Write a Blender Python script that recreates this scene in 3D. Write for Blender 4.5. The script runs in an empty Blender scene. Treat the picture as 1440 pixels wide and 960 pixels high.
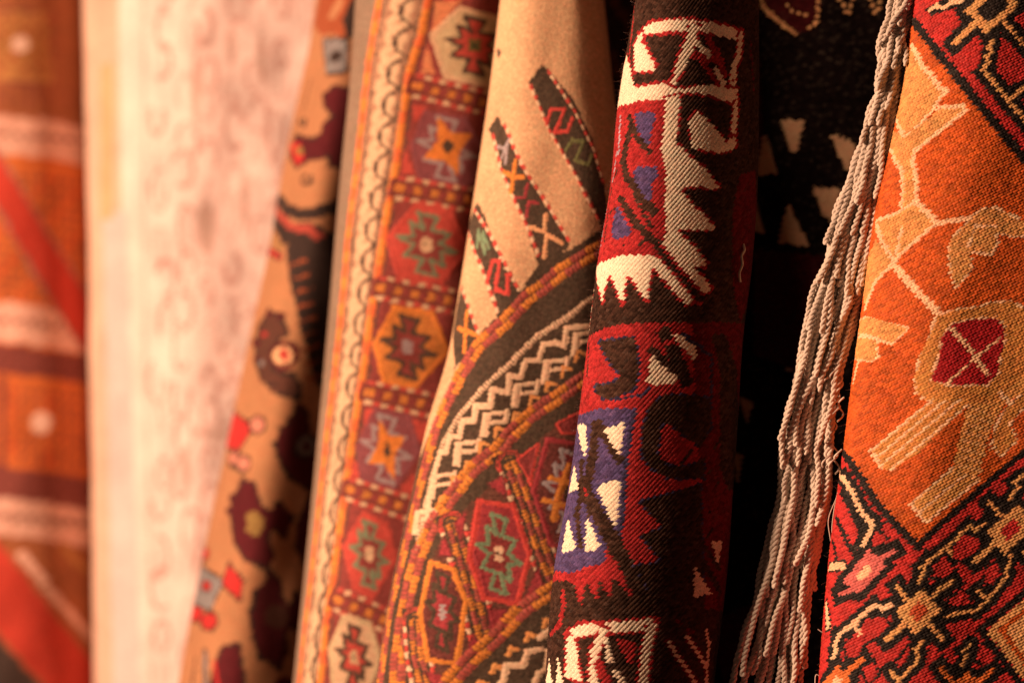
import bpy, math, random
import numpy as np

# ----------------------------------------------------------------- scene
sc = bpy.context.scene
COL = sc.collection
FPX, CZ = 3400.0, 1.40          # focal length in pixels of the 1440 px frame, camera height
RNG = random.Random(7)
NR = np.random.RandomState(11)

def tag(o, label=None, cat=None, group=None, kind=None):
    if label: o['label'] = label
    if cat: o['category'] = cat
    if group: o['group'] = group
    if kind: o['kind'] = kind
    return o

def at(px, py, Y):
    return np.array([(px - 720) * Y / FPX, Y, (480 - py) * Y / FPX + CZ])

# ----------------------------------------------------------------- maths
def herm(xk, V, x):
    """smooth interpolation of rows V at knots xk, straight beyond the ends"""
    xk = np.asarray(xk, float); V = np.asarray(V, float); x = np.asarray(x, float)
    d = np.gradient(V, xk, axis=0) if len(xk) > 2 else np.repeat((V[1:] - V[:1]) / (xk[1] - xk[0]), 2, 0)
    i = np.clip(np.searchsorted(xk, x) - 1, 0, len(xk) - 2)
    h = (xk[i + 1] - xk[i]); tt = (x - xk[i]) / h
    tc = np.clip(tt, 0, 1)
    sh = (-1,) + (1,) * (V.ndim - 1)
    T = tc.reshape(sh); H = h.reshape(sh)
    r = ((2*T**3 - 3*T**2 + 1) * V[i] + (T**3 - 2*T**2 + T) * H * d[i]
         + (-2*T**3 + 3*T**2) * V[i+1] + (T**3 - T**2) * H * d[i+1])
    over = (tt - tc).reshape(sh) * H
    return r + over * np.where((tt < 0).reshape(sh), d[i], d[i + 1])

def hsh(a, b, k=0):
    a = np.asarray(a).astype(np.int64); b = np.asarray(b).astype(np.int64)
    n = (a * 374761393 + b * 668265263 + k * 2147483647 + 1013904223) & 0xffffffff
    n = ((n ^ (n >> 13)) * 1274126177) & 0xffffffff
    n = (n ^ (n >> 16)) * 2246822519 & 0xffffffff
    return ((n >> 8) & 0xffff) / 65535.0

def wob(s, t, f, k=0):
    return (np.sin(s*f + 1.3*k + 1.1*np.sin(t*f*.7 + k)) + np.sin(t*f*1.3 + 2.1*k + 1.3*np.sin(s*f*.8 - k))) * .5

# ----------------------------------------------------------------- hanging cloth
class Cloth:
    """A folded rug: a closed roll of cloth lofted through hand-placed sections.
    s runs round the fold in mm, t runs up the cloth in mm."""
    def __init__(self, secs, Yref, mm=.35, amp=.0012, seed=0, flat=(.06, .35, .06, .10, .4)):
        # secs: (row, left, right, nearest depth, fold depth)
        self.Yref = Yref; self.seed = seed; self.amp = amp
        a, b, c, e, g = flat
        self.zk = []; self.V = []
        for (py, xl, xr, Yf, d) in sorted(secs, key=lambda q: -q[0]):
            w = xr - xl
            P = [(xl+.5*w, Yf+1.85*d), (xl+.15*w, Yf+1.6*d), (xl+.025*w, Yf+1.1*d), (xl, Yf+.75*d),
                 (xl+a*w, Yf+b*d), (xl+.25*w, Yf+c*d), (xl+.5*w, Yf), (xl+.75*w, Yf+e*d), (xl+.94*w, Yf+g*d),
                 (xr, Yf+.8*d), (xr-.03*w, Yf+1.1*d), (xr-.2*w, Yf+1.6*d), (xl+.5*w, Yf+1.85*d)]
            self.V.append([((p-720)*Y/FPX, Y) for p, Y in P]); self.zk.append((480-py)*Yref/FPX)
        self.V = np.array(self.V); self.zk = np.array(self.zk)
        self.n = self.V.shape[1]
        uu = np.linspace(0, self.n-1, 1200)
        m = self.curve(uu, self.V.mean(0))
        self.uu = uu
        self.ss = np.concatenate([[0], np.cumsum(np.hypot(*np.diff(m, axis=0).T))]) * 1000
        self.ss -= np.interp(6.0, uu, self.ss)             # s = 0 in the middle of the front
        # table for turning a traced outline into cloth coordinates
        self.fu = np.linspace(2.8, 9.2, 260); self.tz = np.linspace(-.5, .5, 201)
        X, Y = self.eval(self.fu, self.tz)
        self.TX, self.TY = X, Y
        self.mm = mm
        self.s0, self.s1 = np.interp([2.6, 9.4], uu, self.ss)
        self.t0 = (480-1010)*Yref; self.t1 = (480+50)*Yref
        self.t0 = (480-1010)*Yref/FPX*1000; self.t1 = (480+50)*Yref/FPX*1000
        self.ns = int((self.s1-self.s0)/mm)+1; self.nt = int((self.t1-self.t0)/mm)+1
        self.lab = np.zeros((self.nt, self.ns), np.int16); self.hg = np.zeros((self.nt, self.ns), np.float32)
        self.SS, self.TT = np.meshgrid(self.s0+np.arange(self.ns)*mm, self.t0+np.arange(self.nt)*mm)
        self.pmm = Yref/FPX*1000      # mm per traced pixel
        self.names = []
    def curve(self, u, C):
        return herm(np.arange(self.n), C, u)
    def eval(self, u, z):
        C = herm(self.zk, self.V, z)                       # (k, n, 2)
        R = herm(np.arange(self.n), np.moveaxis(C, 1, 0), u)   # (m, k, 2)
        X = R[..., 0].T; Y = R[..., 1].T
        s = np.interp(u, self.uu, self.ss)[None, :]; t = (z*1000)[:, None]
        Y = Y + self.amp * (wob(s, t*.55, .045, self.seed) + .5*wob(s, t*.6, .11, self.seed+3))
        return X, Y
    def inv(self, pts):
        pts = np.asarray(pts, float); out = np.zeros((len(pts), 2))
        for k, (px, py) in enumerate(pts):
            Y = self.Yref
            for _ in range(5):
                z = (480-py)*Y/FPX
                f = np.clip((z+.5)/.005, 0, 199.999); i = int(f); f -= i
                xs = self.TX[i]*(1-f)+self.TX[i+1]*f; ys = self.TY[i]*(1-f)+self.TY[i+1]*f
                pp = np.maximum.accumulate(xs/ys*FPX+720) + np.arange(len(xs))*1e-5
                u = np.interp(px, pp, self.fu); Y = np.interp(u, self.fu, ys)
            out[k] = np.interp(u, self.uu, self.ss), (480-py)*Y/FPX*1000
        return out
    def dens(self, pts, close):
        P = [tuple(p) for p in pts]; 
        if close: P.append(P[0])
        o = []
        for a, b in zip(P[:-1], P[1:]):
            n = max(1, int(math.hypot(b[0]-a[0], b[1]-a[1])/9))
            for k in range(n): o.append((a[0]+(b[0]-a[0])*k/n, a[1]+(b[1]-a[1])*k/n))
        if not close: o.append(P[-1])
        return self.inv(o)
    def cid(self, c):
        if c not in self.names: self.names.append(c)
        return self.names.index(c)
    def win(self, Q, pad):
        a = np.floor((Q.min(0)-pad-[self.s0, self.t0])/self.mm).astype(int); b = np.ceil((Q.max(0)+pad-[self.s0, self.t0])/self.mm).astype(int)+1
        a = np.maximum(a, 0); b = np.maximum(b, 0)
        return slice(a[1], b[1]), slice(a[0], b[0])
    def base(self, c): self.lab[:] = self.cid(c)
    def fillQ(self, c, Q, h=None):
        W = self.win(Q, 1); x = self.SS[W]; y = self.TT[W]
        if x.size == 0: return
        ins = np.zeros(x.shape, bool)
        for (x0, y0), (x1, y1) in zip(Q, np.roll(Q, -1, 0)):
            if y0 == y1: continue
            ins ^= ((y0 > y) != (y1 > y)) & (x < (x1-x0)*(y-y0)/(y1-y0)+x0)
        self.lab[W][ins] = self.cid(c)
        if h is not None: self.hg[W][ins] = h
    def near(self, Q, pad, square=False):
        W = self.win(Q, pad*1.45); x = self.SS[W]; y = self.TT[W]
        best = np.full(x.shape, 1e9); arc = np.zeros(x.shape); side = np.zeros(x.shape); L = 0
        for a, b in zip(Q[:-1], Q[1:]):
            d = b-a; l = math.hypot(*d)
            if l < 1e-6: continue
            tt = np.clip(((x-a[0])*d[0]+(y-a[1])*d[1])/l/l, 0, 1)
            dx = x-a[0]-tt*d[0]; dy = y-a[1]-tt*d[1]; q = np.hypot(dx, dy)
            if square:                                     # woven lines end and turn square
                al = ((x-a[0])*d[0]+(y-a[1])*d[1])/l; q = np.maximum(np.abs(((x-a[0])*d[1]-(y-a[1])*d[0])/l), np.maximum(-al, al-l))
            m = q < best; best[m] = q[m]; arc[m] = (L+tt*l)[m]; side[m] = np.sign(d[0]*dy-d[1]*dx)[m]
            L += l
        return W, best, arc, side
    def P(self, c, pts, o=None, ow=3.5):
        Q = self.dens(pts, True)
        if o: 
            W, b, _, _ = self.near(np.vstack([Q, Q[:1]]), ow*self.pmm, True); self.lab[W][b < ow*self.pmm] = self.cid(o)
        self.fillQ(c, Q)
    def L(self, c, pts, w, o=None, ow=3.5, h=None):
        Q = self.dens(pts, False); r = w*self.pmm/2
        W, b, _, _ = self.near(Q, r+(ow*self.pmm if o else 0)+1, True)
        if b.size == 0: return
        if o: self.lab[W][b < r+ow*self.pmm] = self.cid(o)
        m = b < r; self.lab[W][m] = self.cid(c)
        if h is not None: self.hg[W][m] = h*np.sqrt(np.clip(1-(b[m]/r)**2, 0, 1))
    def D(self, c, x, y, r, o=None, ow=3, ry=None):
        ry = ry or r
        self.P(c, [(x+r*math.cos(a*.524), y+ry*math.sin(a*.524)) for a in range(12)], o, ow)
    def beads(self, pts, w, pitch, seq, h=.8, off=0, run=3, gap=.16, phase=0):
        """a couched cord: short stitches laid side by side across a line"""
        Q = self.dens(pts, False); r = w*self.pmm/2; p = pitch*self.pmm; o = off*self.pmm
        W, b, arc, side = self.near(Q, r+abs(o)+1)
        if b.size == 0: return
        d = np.abs(b*side-o); k = np.floor(arc/p+phase+.15*d/r).astype(int); f = arc/p+phase+.15*d/r-k
        m = (d < r*(.93+.07*hsh(k, k))) & (f > gap/2) & (f < 1-gap/2)
        ids = np.array([self.cid(c) for c in seq])
        self.lab[W][m] = ids[(k//run) % len(seq)][m]
        m2 = d < r
        self.hg[W][m2] = (h*np.sqrt(np.clip(1-(d/r)**2, 0, 1))*(.35+.65*np.sqrt(np.clip(1-(2*f-1)**2, 0, 1))))[m2]
    def look(self, s, t):
        i = np.abs(np.round((s-self.s0)/self.mm).astype(int)); j = np.abs(np.round((t-self.t0)/self.mm).astype(int))
        i = i % (2*self.ns-2); i = np.where(i >= self.ns, 2*self.ns-2-i, i)
        j = j % (2*self.nt-2); j = np.where(j >= self.nt, 2*self.nt-2-j, j)
        return self.lab[j, i], self.hg[j, i]

# ----------------------------------------------------------------- stitches
def st_soumak(s, t):
    so, to = s, t
    s = s+.35*wob(s, t, .12, 1); t = t+.3*wob(s, t, .16, 2)
    pw, ph, sh = 2.65, 1.55, 1.25
    r = (s-t*sh/ph)/pw; i = np.floor(r); fr = r-i
    q = t/ph+.35*(fr-.5)+.5*(i % 2); j = np.floor(q); fq = q-j
    jc = j+.5-.5*(i % 2)
    ct = jc*ph; cs = (i+.5)*pw+ct*sh/ph
    h = np.sqrt(np.clip(1-(2*fr-1)**2, 0, 1))*(.62+.38*np.sqrt(np.clip(1-(2*fq-1)**2, 0, 1)))
    return cs-s+so, ct-t+to, h*(.8+.3*hsh(i, j, 3)), i, j
def st_slant(s, t):
    s0, t0 = s, t
    s = s+.5*wob(s, t, .09, 4); t = t+.6*wob(s0, t, .07, 5)
    c, n = math.cos(.50), math.sin(.50)
    a = s*c+t*n; b = -s*n+t*c
    pb, pl = 1.5, 3.5
    j = np.floor(b/pb); fb = b/pb-j
    q = a/pl+.5*(j % 2)+.22*hsh(j, 0*j, 1)+.12*(fb-.5); i = np.floor(q); fa = q-i
    ac = (i+.5-.5*(j % 2)-.22*hsh(j, 0*j, 1))*pl; bc = (j+.5)*pb
    h = np.sqrt(np.clip(1-(2*fb-1)**2, 0, 1))*np.clip(1-np.abs(2*fa-1)**5, 0, 1)**.6
    return ac*c-bc*n-s+s0, ac*n+bc*c-t+t0, h*(.7+.4*hsh(i, j, 3)), i, j
def st_weave(pw, ph, hgt=1.):
    def f(s, t):
        so, to = s, t
        s = s+.3*wob(s, t, .15, 1); t = t+.4*wob(s, t, .1, 2)
        j = np.floor(t/ph); fb = t/ph-j; q = s/pw+.5*(j % 2); i = np.floor(q); fa = q-i
        h = np.sqrt(np.clip(1-(2*fb-1)**2, 0, 1))*np.sqrt(np.clip(1-(2*fa-1)**2, 0, 1))
        return (i+.5-.5*(j % 2))*pw-s+so, (j+.5)*ph-t+to, h*hgt*(.8+.3*hsh(i, j, 3)), i, j
    return f

def mesh_from(name, co, faces, mat, parent=None, loc=None, cols=None, smooth=True):
    me = bpy.data.meshes.new(name)
    co = np.asarray(co, np.float32)
    if loc is not None: co = co-np.asarray(loc, np.float32)
    faces = np.asarray(faces, np.int32); k = faces.shape[1]
    me.vertices.add(len(co)); me.vertices.foreach_set('co', co.ravel())
    me.loops.add(faces.size); me.loops.foreach_set('vertex_index', faces.ravel())
    me.polygons.add(len(faces)); me.polygons.foreach_set('loop_start', np.arange(0, faces.size, k, dtype=np.int32))
    me.update(calc_edges=True)
    if smooth: me.polygons.foreach_set('use_smooth', np.ones(len(faces), bool))
    if cols is not None:
        ca = me.color_attributes.new('Col', 'FLOAT_COLOR', 'POINT')
        ca.data.foreach_set('color', np.c_[cols, np.ones(len(cols))].astype(np.float32).ravel())
    me.materials.append(mat)
    o = bpy.data.objects.new(name, me); COL.objects.link(o)
    if loc is not None and parent is None: o.location = loc
    if parent is not None: o.parent = parent
    return o

def ramp_axis(lo, a, b, hi, fine, coarse):
    return np.concatenate([np.arange(lo, a, coarse), np.arange(a, b, fine), np.arange(b, hi, coarse), [hi]])

def build_cloth(c, name, pal, stitch, relief, fine, mat, over=(.10, .30), heather=.18, snap=1.):
    s_lo, s_hi = c.ss[0], c.ss[-1]
    S = ramp_axis(s_lo, c.s0, c.s1, s_hi, fine, 2.5)
    k = c.Yref/FPX*1000
    T = ramp_axis((480-960)*k-over[0]*1000, (480-985)*k, (480+25)*k, 480*k+over[1]*1000, fine, 4.0)
    u = np.interp(S, c.ss, c.uu)
    X, Y = c.eval(u, T/1000)
    Z = np.repeat((T/1000)[:, None], len(S), 1)
    SS, TT = np.meshgrid(S, T)
    cs, ct, h, i, j = stitch(SS, TT)
    lab, _ = c.look(SS+(cs-SS)*snap, TT+(ct-TT)*snap); _, hg = c.look(SS, TT)
    lab2, _ = c.look(SS, TT)
    lab = np.where(hg > .01, lab2, lab)                    # couched cords keep their own stitches
    P = np.array([pal[n][:3] for n in c.names]); Va = np.array([pal[n][3] if len(pal[n]) > 3 else heather for n in c.names])
    A = P[lab]; va = Va[lab]
    r1 = hsh(i, j, 5); r2 = hsh(i, j, 9)
    mul = 1+va*(2*r1-1)
    colr = A*mul[..., None]
    colr = colr*(1+.10*np.stack([r2-.5, (1-r2)-.5, .5-r2], -1)) + (va*np.clip(r2-.82, 0, 1)*.25)[..., None]*np.array([1., .85, .7])
    # normals of the smooth sheet
    dXs = np.gradient(X, axis=1); dYs = np.gradient(Y, axis=1); dXt = np.gradient(X, axis=0); dYt = np.gradient(Y, axis=0); dZt = np.gradient(Z, axis=0)
    N = np.stack([dYs*dZt, -dXs*dZt, dXs*dYt-dYs*dXt], -1)
    N /= np.linalg.norm(N, axis=-1, keepdims=True)+1e-12
    H = (np.where(hg > .01, .3*h, h)*relief+hg)/1000
    co = np.stack([X, Y, Z+CZ], -1)+N*H[..., None]
    nt, ns = X.shape
    idx = np.arange(nt*ns).reshape(nt, ns)
    F = np.stack([idx[:-1, :-1], idx[:-1, 1:], idx[1:, 1:], idx[1:, :-1]], -1).reshape(-1, 4)
    co = co.reshape(-1, 3)
    loc = (float(X.mean()), float(Y.mean()), CZ)
    return mesh_from(name, co, F, mat, None, loc, np.clip(colr, 0.002, .95).reshape(-1, 3)), (co.reshape(nt, ns, 3), N, S, T)

# ----------------------------------------------------------------- materials
def wool(name, rough=.85, sheen=.25, spec=.25, fib=1600, bump=.35, vary=.3, tint=(1, 1, 1), attr=True, base=(.6, .5, .4), patch=0.0):
    m = bpy.data.materials.new(name); m.use_nodes = True
    nt = m.node_tree; b = nt.nodes['Principled BSDF']; N = nt.nodes.new; Lk = nt.links.new
    tc = N('ShaderNodeTexCoord')
    n1 = N('ShaderNodeTexNoise'); n1.inputs['Scale'].default_value = fib; n1.inputs['Detail'].default_value = 3
    n2 = N('ShaderNodeTexNoise'); n2.inputs['Scale'].default_value = 28; n2.inputs['Detail'].default_value = 4
    Lk(tc.outputs['Object'], n1.inputs['Vector']); Lk(tc.outputs['Object'], n2.inputs['Vector'])
    mr = N('ShaderNodeMapRange'); mr.inputs['From Min'].default_value = .3; mr.inputs['From Max'].default_value = .7
    mr.inputs['To Min'].default_value = 1-vary; mr.inputs['To Max'].default_value = 1+vary
    Lk(n1.outputs['Fac'], mr.inputs['Value'])
    mr2 = N('ShaderNodeMapRange'); mr2.inputs['From Min'].default_value = .3; mr2.inputs['From Max'].default_value = .7
    mr2.inputs['To Min'].default_value = 1-.10-patch; mr2.inputs['To Max'].default_value = 1+.08
    Lk(n2.outputs['Fac'], mr2.inputs['Value'])
    mu = N('ShaderNodeMath'); mu.operation = 'MULTIPLY'; Lk(mr.outputs[0], mu.inputs[0]); Lk(mr2.outputs[0], mu.inputs[1])
    vm = N('ShaderNodeVectorMath'); vm.operation = 'SCALE'; Lk(mu.outputs[0], vm.inputs['Scale'])
    if attr:
        a = N('ShaderNodeVertexColor'); a.layer_name = 'Col'; Lk(a.outputs['Color'], vm.inputs[0])
    else: vm.inputs[0].default_value = base
    Lk(vm.outputs[0], b.inputs['Base Color'])
    b.inputs['Roughness'].default_value = rough
    b.inputs['Specular IOR Level'].default_value = spec
    b.inputs['Sheen Weight'].default_value = sheen; b.inputs['Sheen Roughness'].default_value = .4
    bp = N('ShaderNodeBump'); bp.inputs['Strength'].default_value = bump; bp.inputs['Distance'].default_value = .0004
    Lk(n1.outputs['Fac'], bp.inputs['Height']); Lk(bp.outputs[0], b.inputs['Normal'])
    return m

def tube(path, rad, sides=7):
    path = np.asarray(path, float); n = len(path)
    T = np.gradient(path, axis=0); T /= np.linalg.norm(T, axis=1, keepdims=True)+1e-12
    ref = np.array([0.13, 1, .21]); A = np.cross(T, ref); A /= np.linalg.norm(A, axis=1, keepdims=True)+1e-12
    for k in range(1, n):                                   # carry the frame along without flips
        a = A[k-1]-T[k]*np.dot(A[k-1], T[k]); l = np.linalg.norm(a)
        if l > 1e-6: A[k] = a/l
    B = np.cross(T, A); r = np.broadcast_to(rad, (n,))
    ang = np.arange(sides)*2*math.pi/sides
    co = path[:, None]+r[:, None, None]*(A[:, None]*np.cos(ang)[None, :, None]+B[:, None]*np.sin(ang)[None, :, None])
    idx = np.arange(n*sides).reshape(n, sides); nx = np.roll(idx, -1, 1)
    F = np.stack([idx[:-1], nx[:-1], nx[1:], idx[1:]], -1).reshape(-1, 4)
    return co.reshape(-1, 3), F
def join(parts):
    co = []; F = []; o = 0
    for c, f in parts: co.append(c); F.append(f+o); o += len(c)
    return np.vstack(co), np.vstack(F)
# ================================================================= dark kilim in front (sharp)
MAT_KILIM = wool('kilim_wool', .9, .03, .07, 1500, .5, .38)
c = Cloth([(0, 893, 1066, 1.365, .040), (150, 869, 1066, 1.36, .043), (260, 859, 1064, 1.358, .044), (370, 841, 1056, 1.356, .046), (470, 829, 1044, 1.354, .046), (600, 813, 1036, 1.352, .046), (700, 799, 1029, 1.35, .046), (800, 781, 1022, 1.35, .046), (960, 768, 1004, 1.35, .046)],
          1.365, amp=.0009, seed=1, flat=(.05, .34, .01, .17, .52))
c.base('K')
P, L, D = c.P, c.L, c.D
L('R', [(896, -40), (891, 30), (885, 80)], 5)
# red ground of the upper left block
P('R', [(845, 158), (889, 144), (936, 142), (934, 180), (930, 205), (936, 242), (936, 322), (935, 342), (920, 357), (880, 360), (840, 372), (825, 372), (840, 300)])
L('G', [(873, 165), (870, 215)], 5)
L('K', [(886, 166), (895, 192), (912, 212)], 9)
L('K', [(886, 184), (876, 226), (882, 249), (899, 272), (918, 297)], 12)
P('B', [(894, 158), (918, 158), (921, 167), (915, 195), (912, 204), (904, 196), (895, 180)])
P('B', [(889, 240), (903, 234), (924, 235), (926, 245), (918, 259), (918, 272), (914, 284), (903, 274), (893, 253)])
L('K', [(872, 278), (893, 312), (905, 324), (928, 347), (945, 374)], 10)
L('K', [(893, 275), (905, 300), (915, 318)], 5)
P('B', [(869, 290), (882, 313), (889, 330), (864, 339), (860, 326), (863, 309)])
L('K', [(868, 240), (860, 268), (850, 340)], 4)
L('G', [(854, 285), (846, 345)], 5)
L('G', [(868, 215), (862, 255)], 4)
for x, y in ((884, 262), (891, 290), (900, 300), (908, 338), (899, 345), (872, 232), (858, 300), (878, 345), (886, 300)): L('K', [(x, y), (x+9, y-8)], 2.5)
# cream frame at the top
L('W', [(903, 50), (915, 41), (935, 37), (965, 36), (1000, 40), (1038, 50)], 16, 'R')
L('W', [(1041, 50), (1039, 75), (1032, 95), (1030, 112)], 11, 'R')
L('W', [(1031, 120), (1034, 150), (1031, 190), (1026, 208)], 9, 'R')
P('W', [(898, 50), (903, 45), (903, 60), (910, 71), (922, 92), (920, 99), (897, 101), (892, 98), (893, 79), (893, 62)], 'R')
L('W', [(975, 44), (966, 75), (953, 98), (940, 122)], 17, 'R')
P('W', [(882, 78), (888, 100), (891, 123), (935, 117), (953, 125), (966, 125), (1001, 119), (1020, 125), (1036, 125), (1037, 138), (1026, 144), (1001, 135), (978, 131), (964, 130), (953, 136), (937, 141), (910, 141), (889, 144), (860, 156), (868, 117), (876, 94)], 'R')
P('K', [(890, 105), (921, 102), (926, 92), (913, 71), (907, 52), (956, 48), (961, 56), (950, 84), (943, 112), (893, 121)], None)
L('R', [(907, 50), (957, 47), (963, 56), (951, 85), (944, 113), (893, 122)], 4)
L('R', [(890, 103), (920, 101), (925, 92), (912, 71), (905, 52)], 4)
P('K', [(989, 52), (1004, 50), (1036, 58), (1034, 70), (1027, 98), (1012, 112), (1005, 118), (982, 121), (965, 110), (966, 90), (976, 70)])
L('R', [(996, 57), (1008, 78), (1018, 104)], 12); L('R', [(976, 78), (1012, 86)], 11); L('R', [(985, 84), (1006, 114)], 8)
L('W', [(979, 61), (996, 77)], 9); L('W', [(1006, 98), (1018, 118)], 9)
L('W', [(966, 75), (957, 92)], 14)
# saw-toothed cream limb
P('W', [(937, 138), (957, 132), (955, 160), (953, 184), (949, 199), (962, 211), (974, 224), (987, 234), (999, 247), (1010, 263), (1003, 266), (987, 263), (968, 263), (955, 265), (966, 278), (978, 292), (993, 305), (1004, 319), (1001, 323), (978, 323), (953, 323), (962, 334), (976, 347), (987, 361), (994, 370), (990, 375), (975, 374), (981, 382), (992, 394), (1000, 406), (998, 412), (987, 409), (977, 396), (962, 380), (944, 358), (932, 343), (938, 322), (936, 301), (935, 282), (937, 263), (936, 242), (934, 222), (930, 205), (934, 180)], 'R', 3)
P('K', [(958, 146), (966, 138), (1001, 140), (1028, 150), (1024, 196), (1010, 180), (980, 150), (968, 165), (970, 205), (956, 204)])
P('W', [(969, 170), (979, 156), (993, 167), (1007, 183), (1021, 200), (1033, 190), (1036, 206), (1020, 215), (993, 213), (973, 207)], 'R', 2.5)
L('K', [(925, 350), (950, 382), (973, 409), (985, 420)], 10, 'R')
P('W', [(843, 371), (860, 363), (877, 359), (900, 359), (920, 358), (933, 371), (950, 390), (967, 411), (975, 424), (967, 429), (954, 417), (935, 394), (923, 380), (917, 377), (912, 398), (910, 421), (902, 413), (894, 400), (883, 384), (879, 402), (877, 427), (871, 417), (862, 394), (857, 387), (850, 407), (848, 427), (844, 411), (836, 375)], 'R')
L('W', [(834, 410), (829, 462)], 6, 'R', 2)
# red ground of the middle
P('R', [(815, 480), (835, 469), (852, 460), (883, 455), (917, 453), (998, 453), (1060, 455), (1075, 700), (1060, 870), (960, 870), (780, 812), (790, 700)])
P('R2', [(972, 454), (1000, 453), (1062, 455), (1080, 700), (1064, 870), (975, 870), (985, 680), (978, 560)])  # right side of the red ground repainted darker, as painted shade
P('K', [(842, 480), (892, 474), (896, 490), (898, 517), (897, 530), (892, 547), (863, 560), (849, 560), (838, 549), (836, 541), (857, 540), (872, 532), (873, 527), (858, 511), (848, 494)], 'B2', 2.5)
L('K', [(829, 476), (826, 530)], 5)
L('K', [(935, 470), (950, 500), (964, 534)], 19); L('K', [(919, 493), (948, 522)], 12)
L('R', [(925, 488), (948, 478)], 8)
P('W', [(919, 499), (931, 513), (945, 524), (954, 531), (947, 538), (926, 543), (908, 539), (913, 526), (912, 515), (913, 503)])
P('W', [(944, 469), (958, 473), (981, 480), (979, 490), (981, 502), (977, 508), (967, 496), (956, 484)])
for q in range(16): L('K', [(955+(q % 4)*13, 600+q*14), (972+(q % 4)*13, 578+q*14)], 2.2)
L('B2', [(960, 470), (1000, 500), (1000, 560)], 5); L('B2', [(866, 562), (900, 556), (915, 545)], 4)
P('K', [(1000, 470), (1012, 520), (1012, 660), (1025, 690), (1040, 680), (1036, 520), (1020, 470)])
P('B', [(805, 588), (840, 575), (897, 573), (894, 589), (888, 618), (882, 653), (880, 707), (874, 758), (862, 740), (850, 776), (852, 790), (828, 796), (803, 805), (776, 802), (785, 740)])
L('B2', [(893, 580), (880, 650), (876, 720), (872, 752)], 6)
L('K', [(845, 600), (858, 625), (872, 645)], 12)
L('K', [(838, 598), (834, 640), (824, 690), (832, 715)], 16)
L('K', [(818, 650), (818, 690), (812, 720), (816, 764)], 11)
L('K', [(828, 700), (850, 738), (870, 775), (895, 815), (905, 835)], 20)
P('W', [(813, 597), (825, 596), (825, 645), (821, 639), (816, 620)])
P('W', [(848, 605), (859, 599), (870, 599), (875, 594), (878, 603), (875, 614), (876, 628), (870, 639), (861, 624), (855, 612)])
P('W', [(840, 687), (849, 678), (863, 675), (872, 678), (870, 720), (867, 740), (863, 738), (850, 710)])
P('W', [(808, 653), (814, 687), (800, 695)])
P('W', [(799, 727), (810, 773), (790, 776)])
P('W', [(826, 726), (844, 765), (836, 774), (822, 774)])
L('R', [(822, 684), (825, 697)], 4)
P('K', [(915, 570), (935, 555), (975, 556), (998, 560), (1000, 600), (980, 625), (962, 612), (945, 597), (930, 595), (925, 640), (940, 655), (965, 655), (990, 645), (990, 672), (940, 672), (915, 657), (903, 640), (905, 600)], 'B2', 2)
P('K', [(900, 705), (950, 692), (985, 680), (990, 860), (930, 860), (915, 833), (893, 795), (932, 790), (902, 752), (934, 742), (903, 708)], 'B2', 2)
P('K', [(770, 814), (860, 800), (905, 835), (960, 850), (1040, 862), (1040, 1000), (740, 1000)])
P('R', [(776, 808), (805, 804), (828, 795), (866, 789), (874, 806), (890, 835), (885, 837), (868, 816), (862, 816), (859, 839), (852, 830), (844, 816), (839, 846), (832, 830), (824, 816), (818, 854), (811, 833), (805, 816), (792, 816), (776, 818)])
L('R', [(792, 832), (792, 855), (788, 875), (775, 892)], 8)
L('K', [(990, 790), (1012, 832)], 10); L('K', [(985, 760), (1012, 800)], 8)
P('W2', [(977, 796), (1001, 835), (977, 838), (974, 822)]); P('W2', [(1001, 761), (1015, 761), (1010, 795), (1005, 781)])
L('W2', [(940, 903), (962, 935), (984, 968)], 5, 'R2', 3); L('W2', [(966, 895), (980, 915), (993, 938), (994, 975)], 5, 'R2', 3); L('W2', [(992, 887), (997, 902), (993, 950)], 5)
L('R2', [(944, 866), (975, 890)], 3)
# cream frame at the bottom
L('W', [(803, 892), (818, 885), (850, 883), (915, 877)], 15, 'R')
L('W', [(916, 882), (908, 920), (903, 975)], 12, 'R')
P('W', [(799, 890), (809, 900), (818, 960), (795, 950), (797, 911)], 'R')
L('W', [(849, 887), (836, 917), (833, 985)], 10, 'R')
P('R', [(868, 898), (895, 900), (895, 917), (890, 936), (876, 917)]); L('R', [(843, 935), (860, 970)], 12)
L('W', [(852, 900), (858, 928)], 7); L('W', [(867, 945), (882, 972)], 8)
P('W', [(773, 925), (780, 990), (764, 990)]); P('W', [(784, 922), (797, 985), (782, 985)])
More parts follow.
